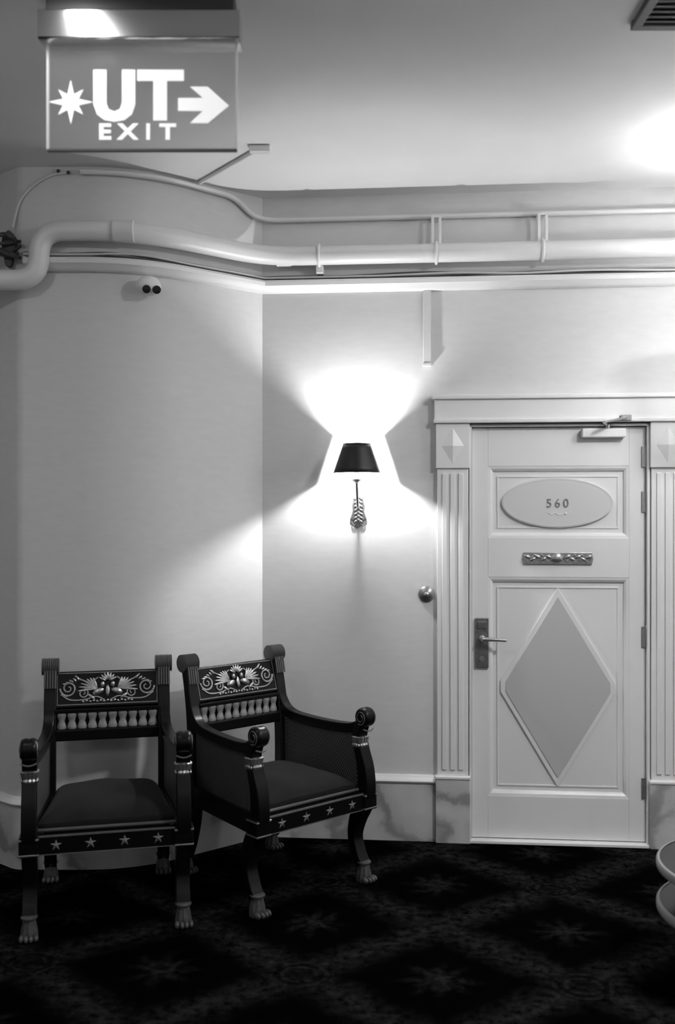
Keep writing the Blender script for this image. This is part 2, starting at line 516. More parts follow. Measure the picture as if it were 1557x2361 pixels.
dr = wall_empty('door_1', 'white panelled door with oval number plaque, diamond panel and lever lock', 'door', UC, 0, kind='structure')
ux = lambda u: u-UC
FY, BY = 0.012, 0.052      # door face sits a little behind the wall face
L0, L1 = -hw+0.014, hw-0.014
p0, p1 = ux(1.128), ux(1.812)
for nm, x0, x1, z0, z1 in (('stile', L0, p0, 0.018, DZ-0.014), ('stile', p1, L1, 0.018, DZ-0.014),
                           ('rail', p0, p1, 1.856, DZ-0.014), ('rail', p0, p1, 1.308, 1.502), ('rail', p0, p1, 0.018, 0.226)):
    MB().box(x0, x1, FY, BY, z0, z1).build(nm, 'paint', dr, bevel=0.002)
def panel(z0, z1):
    p = MB().box(p0, p1, FY+0.020, BY-0.005, z0, z1).build('panel', 'panel', dr)
    # bead round the opening: four mitred bevel strips
    prof = ((0.0, FY+0.001), (0.012, FY+0.003), (0.022, FY+0.010), (0.026, FY+0.0205))
    vs = []
    for d, y in prof:
        vs += [(p0+d, y, z0+d), (p1-d, y, z0+d), (p1-d, y, z1-d), (p0+d, y, z1-d)]
    fs = []
    for j in range(len(prof)-1):
        for i in range(4):
            k = (i+1) % 4
            fs.append((j*4+i, j*4+k, (j+1)*4+k, (j+1)*4+i))
    mb = MB().add(vs, fs)
    mb.build('panel_bead', 'paint', p)
    # inner raised line
    d0, d1 = 0.046, 0.054
    mb = MB()
    for (a, b, c, d) in ((p0+d0, p1-d0, z0+d0, z0+d1), (p0+d0, p1-d0, z1-d1, z1-d0), (p0+d0, p0+d1, z0+d1, z1-d1), (p1-d1, p1-d0, z0+d1, z1-d1)):
        mb.box(a, b, FY+0.016, FY+0.021, c, d)
    mb.build('panel_line', 'paint', p, bevel=0.002)
panel(1.502, 1.856); panel(0.226, 1.308)
# oval plaque with the room number
oc = ux(1.468); oz = 1.676
def oval(a, b, n=48): return [(oc+a*math.cos(2*PI*i/n), oz+b*math.sin(2*PI*i/n)) for i in range(n)]
pq = MB().prism(oval(0.272, 0.124), FY+0.004, FY+0.0215).build('number_plaque', 'plaque', dr, bevel=0.004)
tag(pq, 'oval grey plaque reading 560')
ring = MB().tube([(x, FY+0.005, z) for x, z in oval(0.262, 0.115)+oval(0.262, 0.115)[:1]], 0.0025, 6, cap=False)
ring.build('plaque_rim', 'plaque', pq, smooth=True)
for i, d in enumerate('560'):
    text_obj('numeral', d, 0.060, 0.002, 'ink', pq, (oc+(i-1)*0.041, FY+0.002, oz-0.004), sx=0.95)
fl = MB()
fl.tube(smooth_path([(oc-0.045, FY+0.003, oz-0.048), (oc-0.03, FY+0.003, oz-0.058), (oc-0.012, FY+0.003, oz-0.050), (oc+0.002, FY+0.003, oz-0.060), (oc+0.028, FY+0.003, oz-0.056)]), 0.0016, 6)
fl.ell((oc+0.040, FY+0.003, oz-0.054), 0.005, 0.003, 0.007, 0.5)
fl.build('flourish', 'white', pq, smooth=True)
# diamond panel
dc = ux(1.470); dzc = 0.765; dw, dh = 0.285, 0.488
def dia(k):
    a, b = dw*k, dh*k
    cw, ch = 0.035, 0.012
    fx = lambda t: t
    pts = []
    for sx, sz in ((1, 1), (-1, 1), (-1, -1), (1, -1)): pass
    t = 0.055    # small flats at the side corners
    s_ = 0.012
    return [(dc+a*(1-t*0.35), dzc-b*t), (dc+a*(1-t*0.35), dzc+b*t), (dc+a*s_, dzc+b), (dc-a*s_, dzc+b),
            (dc-a*(1-t*0.35), dzc+b*t), (dc-a*(1-t*0.35), dzc-b*t), (dc-a*s_, dzc-b), (dc+a*s_, dzc-b)]
dm = MB().prism(dia(1.0), FY+0.010, FY+0.0215).build('diamond_panel', 'panel', dr, bevel=0.003)
MB().prism(dia(0.91), FY+0.0065, FY+0.0115).build('diamond_field', 'lozenge', dm, bevel=0.002)
# letter-flap ornament
lc = ux(1.468)
lf = MB().prism([(lc-0.165, 1.372), (lc+0.165, 1.372), (lc+0.172, 1.40), (lc+0.165, 1.432), (lc-0.165, 1.432), (lc-0.172, 1.40)], FY-0.010, FY+0.001)
lf = lf.build('mail_flap', 'brass', dr, bevel=0.003)
tag(lf, 'ornate cast brass mail flap')
mb = MB()
mb.ell((lc-0.005, FY-0.014, 1.403), 0.032, 0.012, 0.026)
for s in (-1, 1):
    for k in range(5):
        x = lc+s*(0.045+k*0.026)
        mb.ell((x, FY-0.011, 1.404+0.006*(-1)**k), 0.020, 0.009, 0.009, s*(0.5 if k % 2 else -0.4))
    mb.tube(smooth_path([(lc+s*(0.03+0.135*t/8), FY-0.013, 1.402+0.017*math.sin(t*1.6)) for t in range(9)]), 0.0045, 6)
    mb.tube(smooth_path([(lc+s*(0.03+0.135*t/8), FY-0.012, 1.402-0.017*math.sin(t*1.6)) for t in range(9)]), 0.0035, 6)
mb.build('garland', 'brass', lf, smooth=True)
# lock plate, lever, keyhole
kc = ux(1.098)
lp = MB().box(kc-0.033, kc+0.033, FY-0.014, FY+0.001, 0.858, 1.105).build('lock_plate', 'brass_dark', dr, bevel=0.003)
tag(lp, 'dark brass lock plate with lever')
mb = MB()
mb.lathe([(0.016, 0), (0.016, 0.010), (0.010, 0.012), (0.010, 0.045)], 16, Matrix.Translation((kc, FY-0.014, 1.005)) @ Matrix.Rotation(PI/2, 4, 'X'))
mb.tube(fillet([(kc, FY-0.05, 1.005), (kc+0.03, FY-0.06, 1.006), (kc+0.115, FY-0.058, 1.002)], 0.02), [0.010]*8+[0.008], 10)
mb.build('lever_handle', 'brass', lp, smooth=True)
mb = MB()
mb.lathe([(0.014, 0), (0.014, 0.006), (0.0, 0.006)], 16, Matrix.Translation((kc, FY-0.014, 0.905)) @ Matrix.Rotation(PI/2, 4, 'X'))
mb.build('cylinder_lock', 'brass', lp, smooth=True)
MB().box(kc-0.022, kc+0.022, FY-0.022, FY-0.013, 1.055, 1.09).build('card_slot', 'brass_dark', lp, bevel=0.003)
# hinges
h0 = None
for z in (1.90, 1.68, 1.02, 0.28):
    if h0 is None:
        mb = MB().lathe([(0.0, -0.062), (0.006, -0.058), (0.009, -0.05), (0.009, 0.05), (0.006, 0.058), (0.0, 0.062)], 12)
        mb.box(-0.026, -0.006, -0.002, 0.006, -0.05, 0.05); mb.box(0.006, 0.026, -0.002, 0.006, -0.05, 0.05)
        h0 = mb.build('hinge', 'brass', dr, smooth=True, loc=(L1+0.007, FY-0.006, z))
    else:
        copy_part(h0, dr, location=(L1+0.007, FY-0.006, z))
# door closer with folding arm
cc = ux(1.685)
cl = MB().box(cc-0.105, cc+0.105, FY-0.05, FY+0.001, 1.993, 2.037).build('door_closer', 'white', dr, bevel=0.006)
tag(cl, 'white door closer body')
mb = MB()
mb.tube([(cc+0.02, FY-0.03, 2.037), (cc+0.02, FY-0.03, 2.055)], 0.012, 10)
mb.tube(fillet([(cc+0.02, FY-0.03, 2.052), (cc-0.02, -0.14, 2.058), (cc+0.10, -0.06, 2.085)], 0.01), 0.007, 8)
mb.build('closer_arm', 'steel', cl, smooth=True)
MB().box(cc+0.075, cc+0.125, -0.065, -0.045, 2.072, 2.10).build('closer_bracket', 'steel', cl, bevel=0.002)

# round door bell on the wall and its surface trunking
be = wall_empty('door_bell', 'small round brass bell push on the wall left of the door', 'door bell', 0.825, 1.222)
Rx = Matrix.Rotation(PI/2, 4, 'X')
MB().lathe([(0.040, 0), (0.040, 0.006), (0.034, 0.012), (0.022, 0.016), (0.016, 0.020), (0.0, 0.020)], 24, Rx).build('plate', 'brass_dark', be, smooth=True)
MB().lathe([(0.012, 0.018), (0.012, 0.026), (0.008, 0.029), (0.0, 0.030)], 16, Rx).build('button', 'brass', be, smooth=True)
tk = wall_empty('cable_trunking', 'short white vertical cable trunking hanging below the ledge', 'trunking', 0.828, 2.355)
MB().box(-0.020, 0.020, -0.018, 0, 0.0, 0.373).build('duct', 'wall', tk, bevel=0.003)
MB().box(-0.022, 0.022, -0.021, 0, -0.003, 0.012).build('end_cap', 'rail', tk, bevel=0.003)

# ------------------------------------------------------------------ big pipe, conduit, brackets, cables
PZ, PO = 2.897, 0.074
offs = offset_line(ll+[BR], PO)
pts = [Vector((p.x, p.y, PZ)) for p in offs]
xs = -1.345; yv = B2.y-PO
pts = [p for p in pts if p.x > xs+0.12]
lead = [Vector((-2.2, yv, 2.675)), Vector((xs, yv, 2.675)), Vector((xs, yv, PZ))]
# S-bend down at the left, rounded bends elsewhere
raw = lead+[Vector((xs+0.25, yv, PZ))]
bend = fillet(raw, {1: 0.13, 2: 0.13}, 8)
corner = [p for p in pts if p.x > xs+0.27]
k = min(range(len(corner)), key=lambda i: (corner[i].xy-offset_line(full_line, PO)[len(left_line)-1]).length)
rest = corner[:k]+fillet([corner[k-1], corner[k], corner[k+1]], 0.18, 8)[1:-1]+corner[k+1:]
big = empty('heating_pipe', 'thick white pipe running high along the walls with a downward bend', 'pipe')
MB().tube(bend+rest, 0.046, 18).build('pipe_run', 'pipe', big, smooth=True)
def dirn(i, P): return (P[min(i+1, len(P)-1)]-P[max(i-1, 0)]).normalized()
def sleeve(P, c, t, r=0.051, l=0.05):
    mb = MB().tube([c-t*l/2, c+t*l/2], r, 18); return mb
for s in (0.12, 0.62):
    c = Vector((*BW(s, PO), PZ)); t = Vector((E.x, E.y, 0))
    if s == 0.12: sleeve(None, c, t, 0.049, 0.07).build('pipe_joint', 'pipe', big, smooth=True)
c = Vector((-0.965, B1.y-PO+0.01, PZ)); sleeve(None, c, Vector((1, 0.06, 0)).normalized(), 0.049, 0.09).build('pipe_joint', 'pipe', big, smooth=True)
# clamps: rings with a wall stay or hanger straps
for i, u in enumerate((0.297, 0.872, 1.385)):
    p = BW(u)
    mb = MB()
    mb.tube([Vector((0, -PO+0.050*math.cos(a), 0.050*math.sin(a))) for a in [2*PI*j/24 for j in range(25)]], 0.008, 8, cap=False)
    ce = mb.build('pipe_clamp', 'rail', big, smooth=True, loc=(p.x, p.y, PZ)); ce.rotation_euler = (0, 0, wr)
    if i == 0:
        MB().box(-0.018, 0.018, -0.07, 0.0, -0.085, -0.045).build('stay', 'rail', ce, bevel=0.004)
    else:
        for x in (-0.018, 0.018):
            MB().box(x-0.007, x+0.007, -PO-0.010, -PO+0.004, 0.04, 0.17).build('strap', 'rail', ce, bevel=0.002)
        MB().box(-0.026, 0.026, -PO-0.012, 0.0, 0.17, 0.178).build('hanger_arm', 'rail', ce, bevel=0.002)
# thin conduit: ceiling edge on the left wall, dropping to a lower line on the back wall
co = [Vector((p.x, p.y, H-0.03)) for p in offset_line(ll[1:], 0.025)]
co = [p for p in co if p.x < -0.62]+[Vector((-0.505, 4.885, H-0.035)), Vector((-0.42, 4.955, H-0.11)), Vector((*BW(0.05, 0.022), 3.092)), Vector((*BW(0.4, 0.022), 3.092)), Vector((*BW(3.68, 0.022), 3.092))]
cnd = fillet(co, 0.06, 5)
tag(MB().tube(cnd, 0.013, 10).build('conduit', 'pipe', smooth=True), 'thin white conduit under the ceiling, dropping at the wall corner', 'conduit')
# thin conduit on the ceiling near the sign
cc_ = [Vector((-0.335, 4.30, H-0.011)), Vector((-0.655, 4.745, H-0.011))]
cn = empty('ceiling_cable', 'thin pale surface cable crossing the ceiling towards the angled wall', 'cable', cc_[0])
MB().tube([Vector((0, 0, 0)), cc_[1]-cc_[0]], 0.009, 8).build('duct', 'ceiling', cn, smooth=True)
MB().box(-0.045, 0.045, -0.02, 0.02, -0.016, 0.010).build('junction_box', 'pipe', cn, bevel=0.003)
# cables lying on the ledge
cb = empty('cable_bundle', 'loose grey and dark cables lying along the wall ledge', 'cables', (0, 0, 0))
for k in range(5):
    off = 0.012+0.008*k
    base = offset_line(ll+[BR], off)
    dense = []
    for a, b in zip(base[:-1], base[1:]):
        nseg = max(1, int((b-a).length/0.07))
        for q in range(nseg): dense.append(a+(b-a)*q/nseg)
    dense.append(base[-1])
    ph = random.uniform(0, 6)
    P = []
    for i, p in enumerate(dense):
        lift = 0.004+0.010*(0.5+0.5*math.sin(i*0.55+ph))*(0.5+0.5*math.sin(i*0.21+2*ph))+0.006*(k % 3)
        P.append(Vector((p.x, p.y, 2.788+lift)))
    MB().tube(smooth_path(P, 2), 0.0045 if k % 2 else 0.0055, 6).build('cable', 'cable' if k in (0, 2, 3) else 'cable_l', cb, smooth=True)
# knot of cables at the far left, and a looping wire up to the ceiling
kn = empty('cable_knot', 'dark tangle of cables at the left edge by the pipe bend', 'cables', (-1.50, B2.y-0.02, 2.83))
for k in range(8):
    P = []
    for i in range(9):
        t = i/8
        P.append(Vector((-0.30+0.36*t+random.uniform(-.012, .012), -0.035+random.uniform(-0.025, 0.02), 0.075*math.cos(k*1.1)*(1-t)+0.018*math.sin(9*t+k)-0.03*t+0.06*(k/5-0.4))))
    MB().tube(smooth_path(P, 4), 0.008, 7).build('cable', 'cable', kn, smooth=True)
MB().prism([(0.030*math.cos(a)*(1+0.2*math.sin(3*a)), 0.085*math.sin(a)) for a in [2*PI*i/20 for i in range(20)]], -0.006, 0.02).build('wall_sleeve', 'darkmetal', kn, bevel=0.003)
wy = B2.y-0.008
lw = empty('looping_wire', 'thin pale wire looping from the ceiling to the cable tangle', 'wire', (-1.25, wy, 3.18))
P = smooth_path([(0.02, -0.004, 0.0), (-0.06, -0.006, -0.012), (-0.14, -0.006, -0.06), (-0.20, -0.006, -0.13), (-0.235, -0.006, -0.25)], 8)
MB().tube(P, 0.005, 7).build('wire', 'wall', lw, smooth=True)
mb = MB(); mb.ell((0.02, -0.006, 0.0), 0.009, 0.008, 0.009); mb.build('clip', 'darkmetal', lw, smooth=True)
mb = MB(); mb.ell((-0.025, -0.008, 0.006), 0.009, 0.008, 0.009); mb.build('clip', 'darkmetal', lw, smooth=True)

# twin-lens detector on the left wall
sa = math.atan2((C0-B1).y, (C0-B1).x)*0.45
de = empty('motion_detector', 'small white domed detector with two dark lenses under the ledge', 'detector', (-0.868, 4.560, 2.655), sa)
mb = MB(); mb.ell((0, -0.012, 0.008), 0.058, 0.050, 0.046, 0, 20, 12); mb.build('dome', 'white', de, smooth=True)
for x in (-0.014, 0.032):
    mb = MB().lathe([(0.019, 0.0), (0.019, 0.012), (0.013, 0.014), (0.0, 0.010)], 16, Matrix.Translation((x, -0.046, -0.014)) @ Matrix.Rotation(PI/2+0.25, 4, 'X'))
    mb.build('lens', 'lens', de, smooth=True)

# ------------------------------------------------------------------ wall sconce
SU, SZ = 0.486, 1.893
LD = 0.130            # bulb distance from the wall
sc = wall_empty('wall_sconce', 'lit wall sconce with a small black tapered shade and ornate plate', 'wall lamp', SU, SZ)
rt, rb, zt, zb = 0.066, 0.1135, 0.068, -0.072
def u_path(r):                # half-round front, straight sides running back towards the wall
    e = 0.074
    P = [(-r, -LD+e), (-r, -LD+e*0.5)]
    P += [(-r*math.cos(PI*i/32), -LD-r*math.sin(PI*i/32)) for i in range(33)]
    return P+[(r, -LD+e*0.5), (r, -LD+e)]
def shade_surface(dr_):
    vs = []; fs = []; rows = 6
    for j in range(rows+1):
        t = j/rows; z = zb+(zt-zb)*t
        R_ = u_path(rb+(rt-rb)*t+dr_); m = len(R_)
        vs += [(x, y, z) for x, y in R_]
    for j in range(rows):
        for i in range(m-1): fs.append((j*m+i, j*m+i+1, (j+1)*m+i+1, (j+1)*m+i))
    return vs, fs
mb = MB(); mb.add(*shade_surface(0.0))
sh = mb.build('shade', 'shade', sc, smooth=True)
so = sh.modifiers.new('solid', 'SOLIDIFY'); so.thickness = 0.0015; so.offset = 0
mb = MB(); mb.add(*shade_surface(-0.003))
li = mb.build('lining', 'shade_in', sh, smooth=True)
for r, z in ((rt, zt), (rb, zb)):
    MB().tube([(x, y, z) for x, y in u_path(r)], 0.002, 6).build('rim', 'shade', sh, smooth=True)
MB().lathe([(0.0165*math.sin(PI*i/10), -0.0165*math.cos(PI*i/10)) for i in range(11)], 20, Matrix.Translation((0, -LD, 0.0))).build('bulb', 'bulb', sc, smooth=True)
mb = MB().lathe([(0.011, -0.105), (0.012, -0.10), (0.012, -0.024), (0.008, -0.022)], 16, Matrix.Translation((0, -LD, 0)))
mb.build('candle', 'white', sc, smooth=True)
mb = MB().lathe([(0.004, -0.125), (0.012, -0.118), (0.026, -0.108), (0.028, -0.104), (0.012, -0.104)], 20, Matrix.Translation((0, -LD, 0)))
mb.build('drip_cup', 'brass', sc, smooth=True)
mb = MB().tube(smooth_path([(0, -0.012, -0.23), (0, -0.05, -0.240), (0, -0.088, -0.195), (0, -LD, -0.12)]), 0.007, 10)
mb.build('arm', 'brass', sc, smooth=True)
prof = [(0.0, -0.345), (0.010, -0.33), (0.016, -0.312), (0.042, -0.298), (0.032, -0.27), (0.026, -0.25), (0.030, -0.225), (0.024, -0.20), (0.026, -0.188), (0.009, -0.178), (0.0, -0.172)]
bp = MB().prism([(x, z) for x, z in prof]+[(-x, z) for x, z in prof[-2:0:-1]], -0.012, 0.0).build('back_plate', 'brass_dark', sc, bevel=0.003)
mb = MB()
for k in range(7):
    z = -0.19-k*0.019
    mb.ell((0, -0.014, z), 0.010, 0.007, 0.012)
    for s in (-1, 1): mb.ell((s*0.014, -0.012, z-0.006), 0.010, 0.006, 0.006, s*0.7)
for s in (-1, 1): mb.tube([(s*(0.006+0.026*t), -0.012, -0.308-0.018*math.sin(t*PI)) for t in [i/8 for i in range(9)]], 0.003, 6)
mb.build('leaf_relief', 'brass', bp, smooth=True)

# ------------------------------------------------------------------ exit sign
SX, SY = -0.600, 3.06
ex = empty('exit_sign', 'hanging glass exit sign with star, UT, arrow and EXIT', 'sign', (SX, SY, H))
WS = 0.297
MB().box(-WS+0.01, WS-0.012, -0.04, 0.04, -0.058, 0.0).build('housing', 'darkmetal', ex, bevel=0.003)
# bright metal channel, gently convex front
pr = [(-0.045, -0.146), (-0.050, -0.142), (-0.050, -0.062), (-0.045, -0.058)]
MB().prism_x(pr+[(0.045, -0.058), (0.045, -0.146)], -WS-0.010, WS+0.006).build('channel', 'steel', ex, smooth=True)
pl = MB().box(-WS+0.006, WS-0.006, -0.006, 0.006, -0.468, -0.140).build('glass_plate', 'sign_glass', ex)
MB().box(-WS+0.006, WS-0.006, -0.008, 0.008, -0.472, -0.466).build('bottom_edge', 'vent', pl)
for x in (-WS+0.004, WS-0.010): MB().box(x, x+0.006, -0.007, 0.007, -0.468, -0.146).build('side_edge', 'edge', pl)
sx = lambda px: (px-778.5)*SY/2295-SX
sz = lambda py: 1.63+(1180.5-py)*SY/2295-H
def sign_prism(name, pts, mat='letter'):
    o = MB().prism([(sx(a), sz(b)) for a, b in pts], -0.010, -0.0055).build(name, mat, pl)
    return o
# U
U = [(217, 164), (247, 164), (247, 240), (252, 254), (265, 260), (278, 254), (283, 240), (283, 164), (313, 164), (313, 243), (305, 266), (288, 279), (265, 283), (242, 279), (225, 266), (217, 243)]
sign_prism('letter', U)
T = [(318, 164), (425, 164), (425, 189), (386, 189), (386, 280), (355, 280), (355, 189), (318, 189)]
sign_prism('letter', T)
st = [(165+a, 238-b) for a, b in [(r*math.cos(th), r*math.sin(th)) for r, th in [((50 if i % 4 == 0 else 40) if i % 2 == 0 else 19, PI*i/8) for i in range(16)]]]
sign_prism('star_symbol', st)
A = [(412, 229), (470, 229), (440, 203), (480, 203), (528, 246), (480, 286), (440, 286), (470, 258), (412, 258)]
sign_prism('arrow_symbol', A)
for i, ch in enumerate('EXIT'):
    px = (243, 296, 343, 388)[i]
    o = text_obj('letter', ch, 0.066, 0.0015, 'letter', pl, (sx(px), -0.0085, sz(308)), offset=0.0022, sx=1.22 if ch != 'I' else 1.0)

# short rectangular ceiling light in front of the sign (mirrored in the metal channel)
sp = empty('ceiling_strip_light', 'short rectangular ceiling light in front of the exit sign', 'ceiling lamp', (-0.80, 2.77, H))
mb = MB()
for q in ((-0.060, -0.042, -0.17, 0.17), (0.042, 0.060, -0.17, 0.17), (-0.042, 0.042, -0.17, -0.15), (-0.042, 0.042, 0.15, 0.17)): mb.box(*q, -0.014, 0.0)
mb.build('frame', 'white', sp, bevel=0.002)
MB().box(-0.042, 0.042, -0.15, 0.15, -0.009, -0.001).build('diffuser', 'spot', sp)

# dark ventilation grille on the ceiling, top right
vt = empty('ceiling_vent', 'dark square ventilation grille on the ceiling at the top right', 'vent', (1.25, 2.93, H))
mb = MB()
for a, b, c, d in ((-0.3, 0.3, 0.27, 0.3), (-0.3, 0.3, -0.3, -0.27), (-0.3, -0.27, -0.27, 0.27), (0.27, 0.3, -0.27, 0.27)): mb.box(a, b, c, d, -0.02, 0.0)
mb.build('frame', 'vent', vt, bevel=0.003)
MB().box(-0.27, 0.27, -0.27, 0.27, -0.006, 0.0).build('backing', 'vent', vt)
s0 = None
for k in range(17):
    y = -0.255+k*0.032
    if s0 is None:
        s0 = MB().add([(-0.27, -0.016, -0.018), (0.27, -0.016, -0.018), (0.27, 0.016, -0.008), (-0.27, 0.016, -0.008), (-0.27, -0.016, -0.016), (0.27, -0.016, -0.016), (0.27, 0.016, -0.006), (-0.27, 0.016, -0.006)],
                      [(0,1,2,3),(7,6,5,4),(0,4,5,1),(1,5,6,2),(2,6,7,3),(3,7,4,0)]).build('slat', 'vent', vt, loc=(0, y, 0))
    else: copy_part(s0, vt, location=(0, y, 0))

# pendant bowl lamp right of the frame: lights ceiling, pipe and door
PX, PY, PBZ = 1.71, 4.16, 2.56
pe = empty('pendant_lamp', 'deep opal glass pendant lamp hanging beside the door', 'ceiling lamp', (PX, PY, H))
d = PBZ-H
bowl = [(0.0, d-0.36), (0.05, d-0.352), (0.09, d-0.32), (0.115, d-0.25), (0.13, d-0.15), (0.145, d-0.06), (0.165, d+0.01), (0.161, d+0.01), (0.141, d-0.06), (0.126, d-0.15), (0.111, d-0.25), (0.086, d-0.315), (0.048, d-0.346), (0.0, d-0.354)]
MB().lathe(bowl, 32).build('bowl', 'pbowl', pe, smooth=True)
MB().lathe([(0.0, d-0.345), (0.025, d-0.338), (0.044, d-0.318), (0.050, d-0.295), (0.044, d-0.272), (0.025, d-0.252), (0.0, d-0.245)], 16).build('bulb', 'pbulb', pe, smooth=True)
for k in range(3):
    a = 2*PI*k/3+0.4
    MB().tube([(0.163*math.cos(a), 0.163*math.sin(a), d+0.008), (0.02*math.cos(a), 0.02*math.sin(a), -0.03)], 0.003, 6).build('chain', 'brass', pe)
MB().lathe([(0.0, -0.045), (0.03, -0.035), (0.055, -0.012), (0.06, 0.0), (0.0, 0.0)], 24).build('canopy', 'brass', pe, smooth=True)
# added fill lamps, all nearer than the camera's view of the ceiling
hb = None
for x, y, mt, lab in ((-1.7, 2.6, 'fill_l', 'added round fill lamp over the left of the hall near the armchairs'),
                      (2.0, 2.4, 'fill_r', 'added round fill lamp over the right of the hall near the door'),
                      (-1.2, -0.8, 'fill_f', 'added round fill lamp at the rear left of the hall'),
                      (1.5, -0.8, 'fill_f', 'added round fill lamp at the rear right of the hall')):
    hl = empty('fill_lamp', lab, 'ceiling lamp', (x, y, H), group='added fill lamps')
    MB().lathe([(0.0, -0.09), (0.10, -0.075), (0.17, -0.035), (0.18, -0.02), (0.0, -0.02)], 28).build('diffuser', mt, hl, smooth=True)
    MB().lathe([(0.19, -0.025), (0.195, 0.0), (0.0, 0.0), (0.0, -0.02), (0.185, -0.025)], 28).build('base_ring', 'steel', hl, smooth=True)

# ------------------------------------------------------------------ round two-tier table at the right edge
tb = empty('coffee_table', 'low round two-tier dark table with pale rims at the right edge', 'table', (1.462, 3.42, 0))
R0 = 0.35
for z in (0.412, 0.268):
    t_ = MB().lathe([(0.0, z-0.028), (R0-0.012, z-0.028), (R0-0.012, z), (0.0, z)], 64).build('table_top' if z > 0.4 else 'shelf', 'tabletop', tb, smooth=True)
    MB().lathe([(R0-0.012, z-0.030), (R0-0.002, z-0.028), (R0, z-0.024), (R0, z-0.006), (R0-0.004, z+0.001), (R0-0.012, z+0.002)], 64, caps=False).build('rim', 'pale', t_, smooth=True)
for k in range(4):
    a = PI/4+k*PI/2+0.35
    x, y = 0.27*math.cos(a), 0.27*math.sin(a)
    MB().tube([(x, y, 0.0), (x, y, 0.386)], [0.012, 0.018], 12).build('leg', 'tabletop', tb, smooth=True)

# ------------------------------------------------------------------ armchairs
def rect_sweep(path, half_w, depths, axis='x'):
    """path of (y, z) with a depth per point, extruded across x by half_w"""
    P = [Vector((p[0], p[1])) for p in path]
    n = len(P); Lp, Rp = [], []
    for i in range(n):
        t = (P[min(i+1, n-1)]-P[max(i-1, 0)]).normalized()
        nn = Vector((t.y, -t.x))
        Lp.append(P[i]+nn*depths[i]/2); Rp.append(P[i]-nn*depths[i]/2)
    out = Lp+Rp[::-1]
    return [(p.x, p.y) for p in out]
def interp(path, vals, n=5):
    Q = smooth_path([Vector((p[0], p[1], v)) for p, v in zip(path, vals)], n)
    return [(q.x, q.y) for q in Q], [q.z for q in Q]
def strip_x(path, depths, x0, x1):
    """quad-strip version of an extruded curved bar, so that concave outlines shade well"""
    P = [Vector((p[0], p[1])) for p in path]; n = len(P); vs = []; fs = []
    for i in range(n):
        t = (P[min(i+1, n-1)]-P[max(i-1, 0)]).normalized(); nn = Vector((t.y, -t.x))
        a = P[i]+nn*depths[i]/2; b = P[i]-nn*depths[i]/2
        vs += [(x0, a.x, a.y), (x1, a.x, a.y), (x1, b.x, b.y), (x0, b.x, b.y)]
    for i in range(n-1):
        for k in range(4):
            q = (k+1) % 4
            fs.append((i*4+k, i*4+q, (i+1)*4+q, (i+1)*4+k))
    fs += [(0, 1, 2, 3), tuple((n-1)*4+k for k in (3, 2, 1, 0))]
    return vs, fs
def spiral(cx, cz, y, r0, r1, a0, turns, n=26):
    return [(cx+(r0+(r1-r0)*i/n)*math.cos(a0+turns*2*PI*i/n), y, cz+(r0+(r1-r0)*i/n)*math.sin(a0+turns*2*PI*i/n)) for i in range(n+1)]

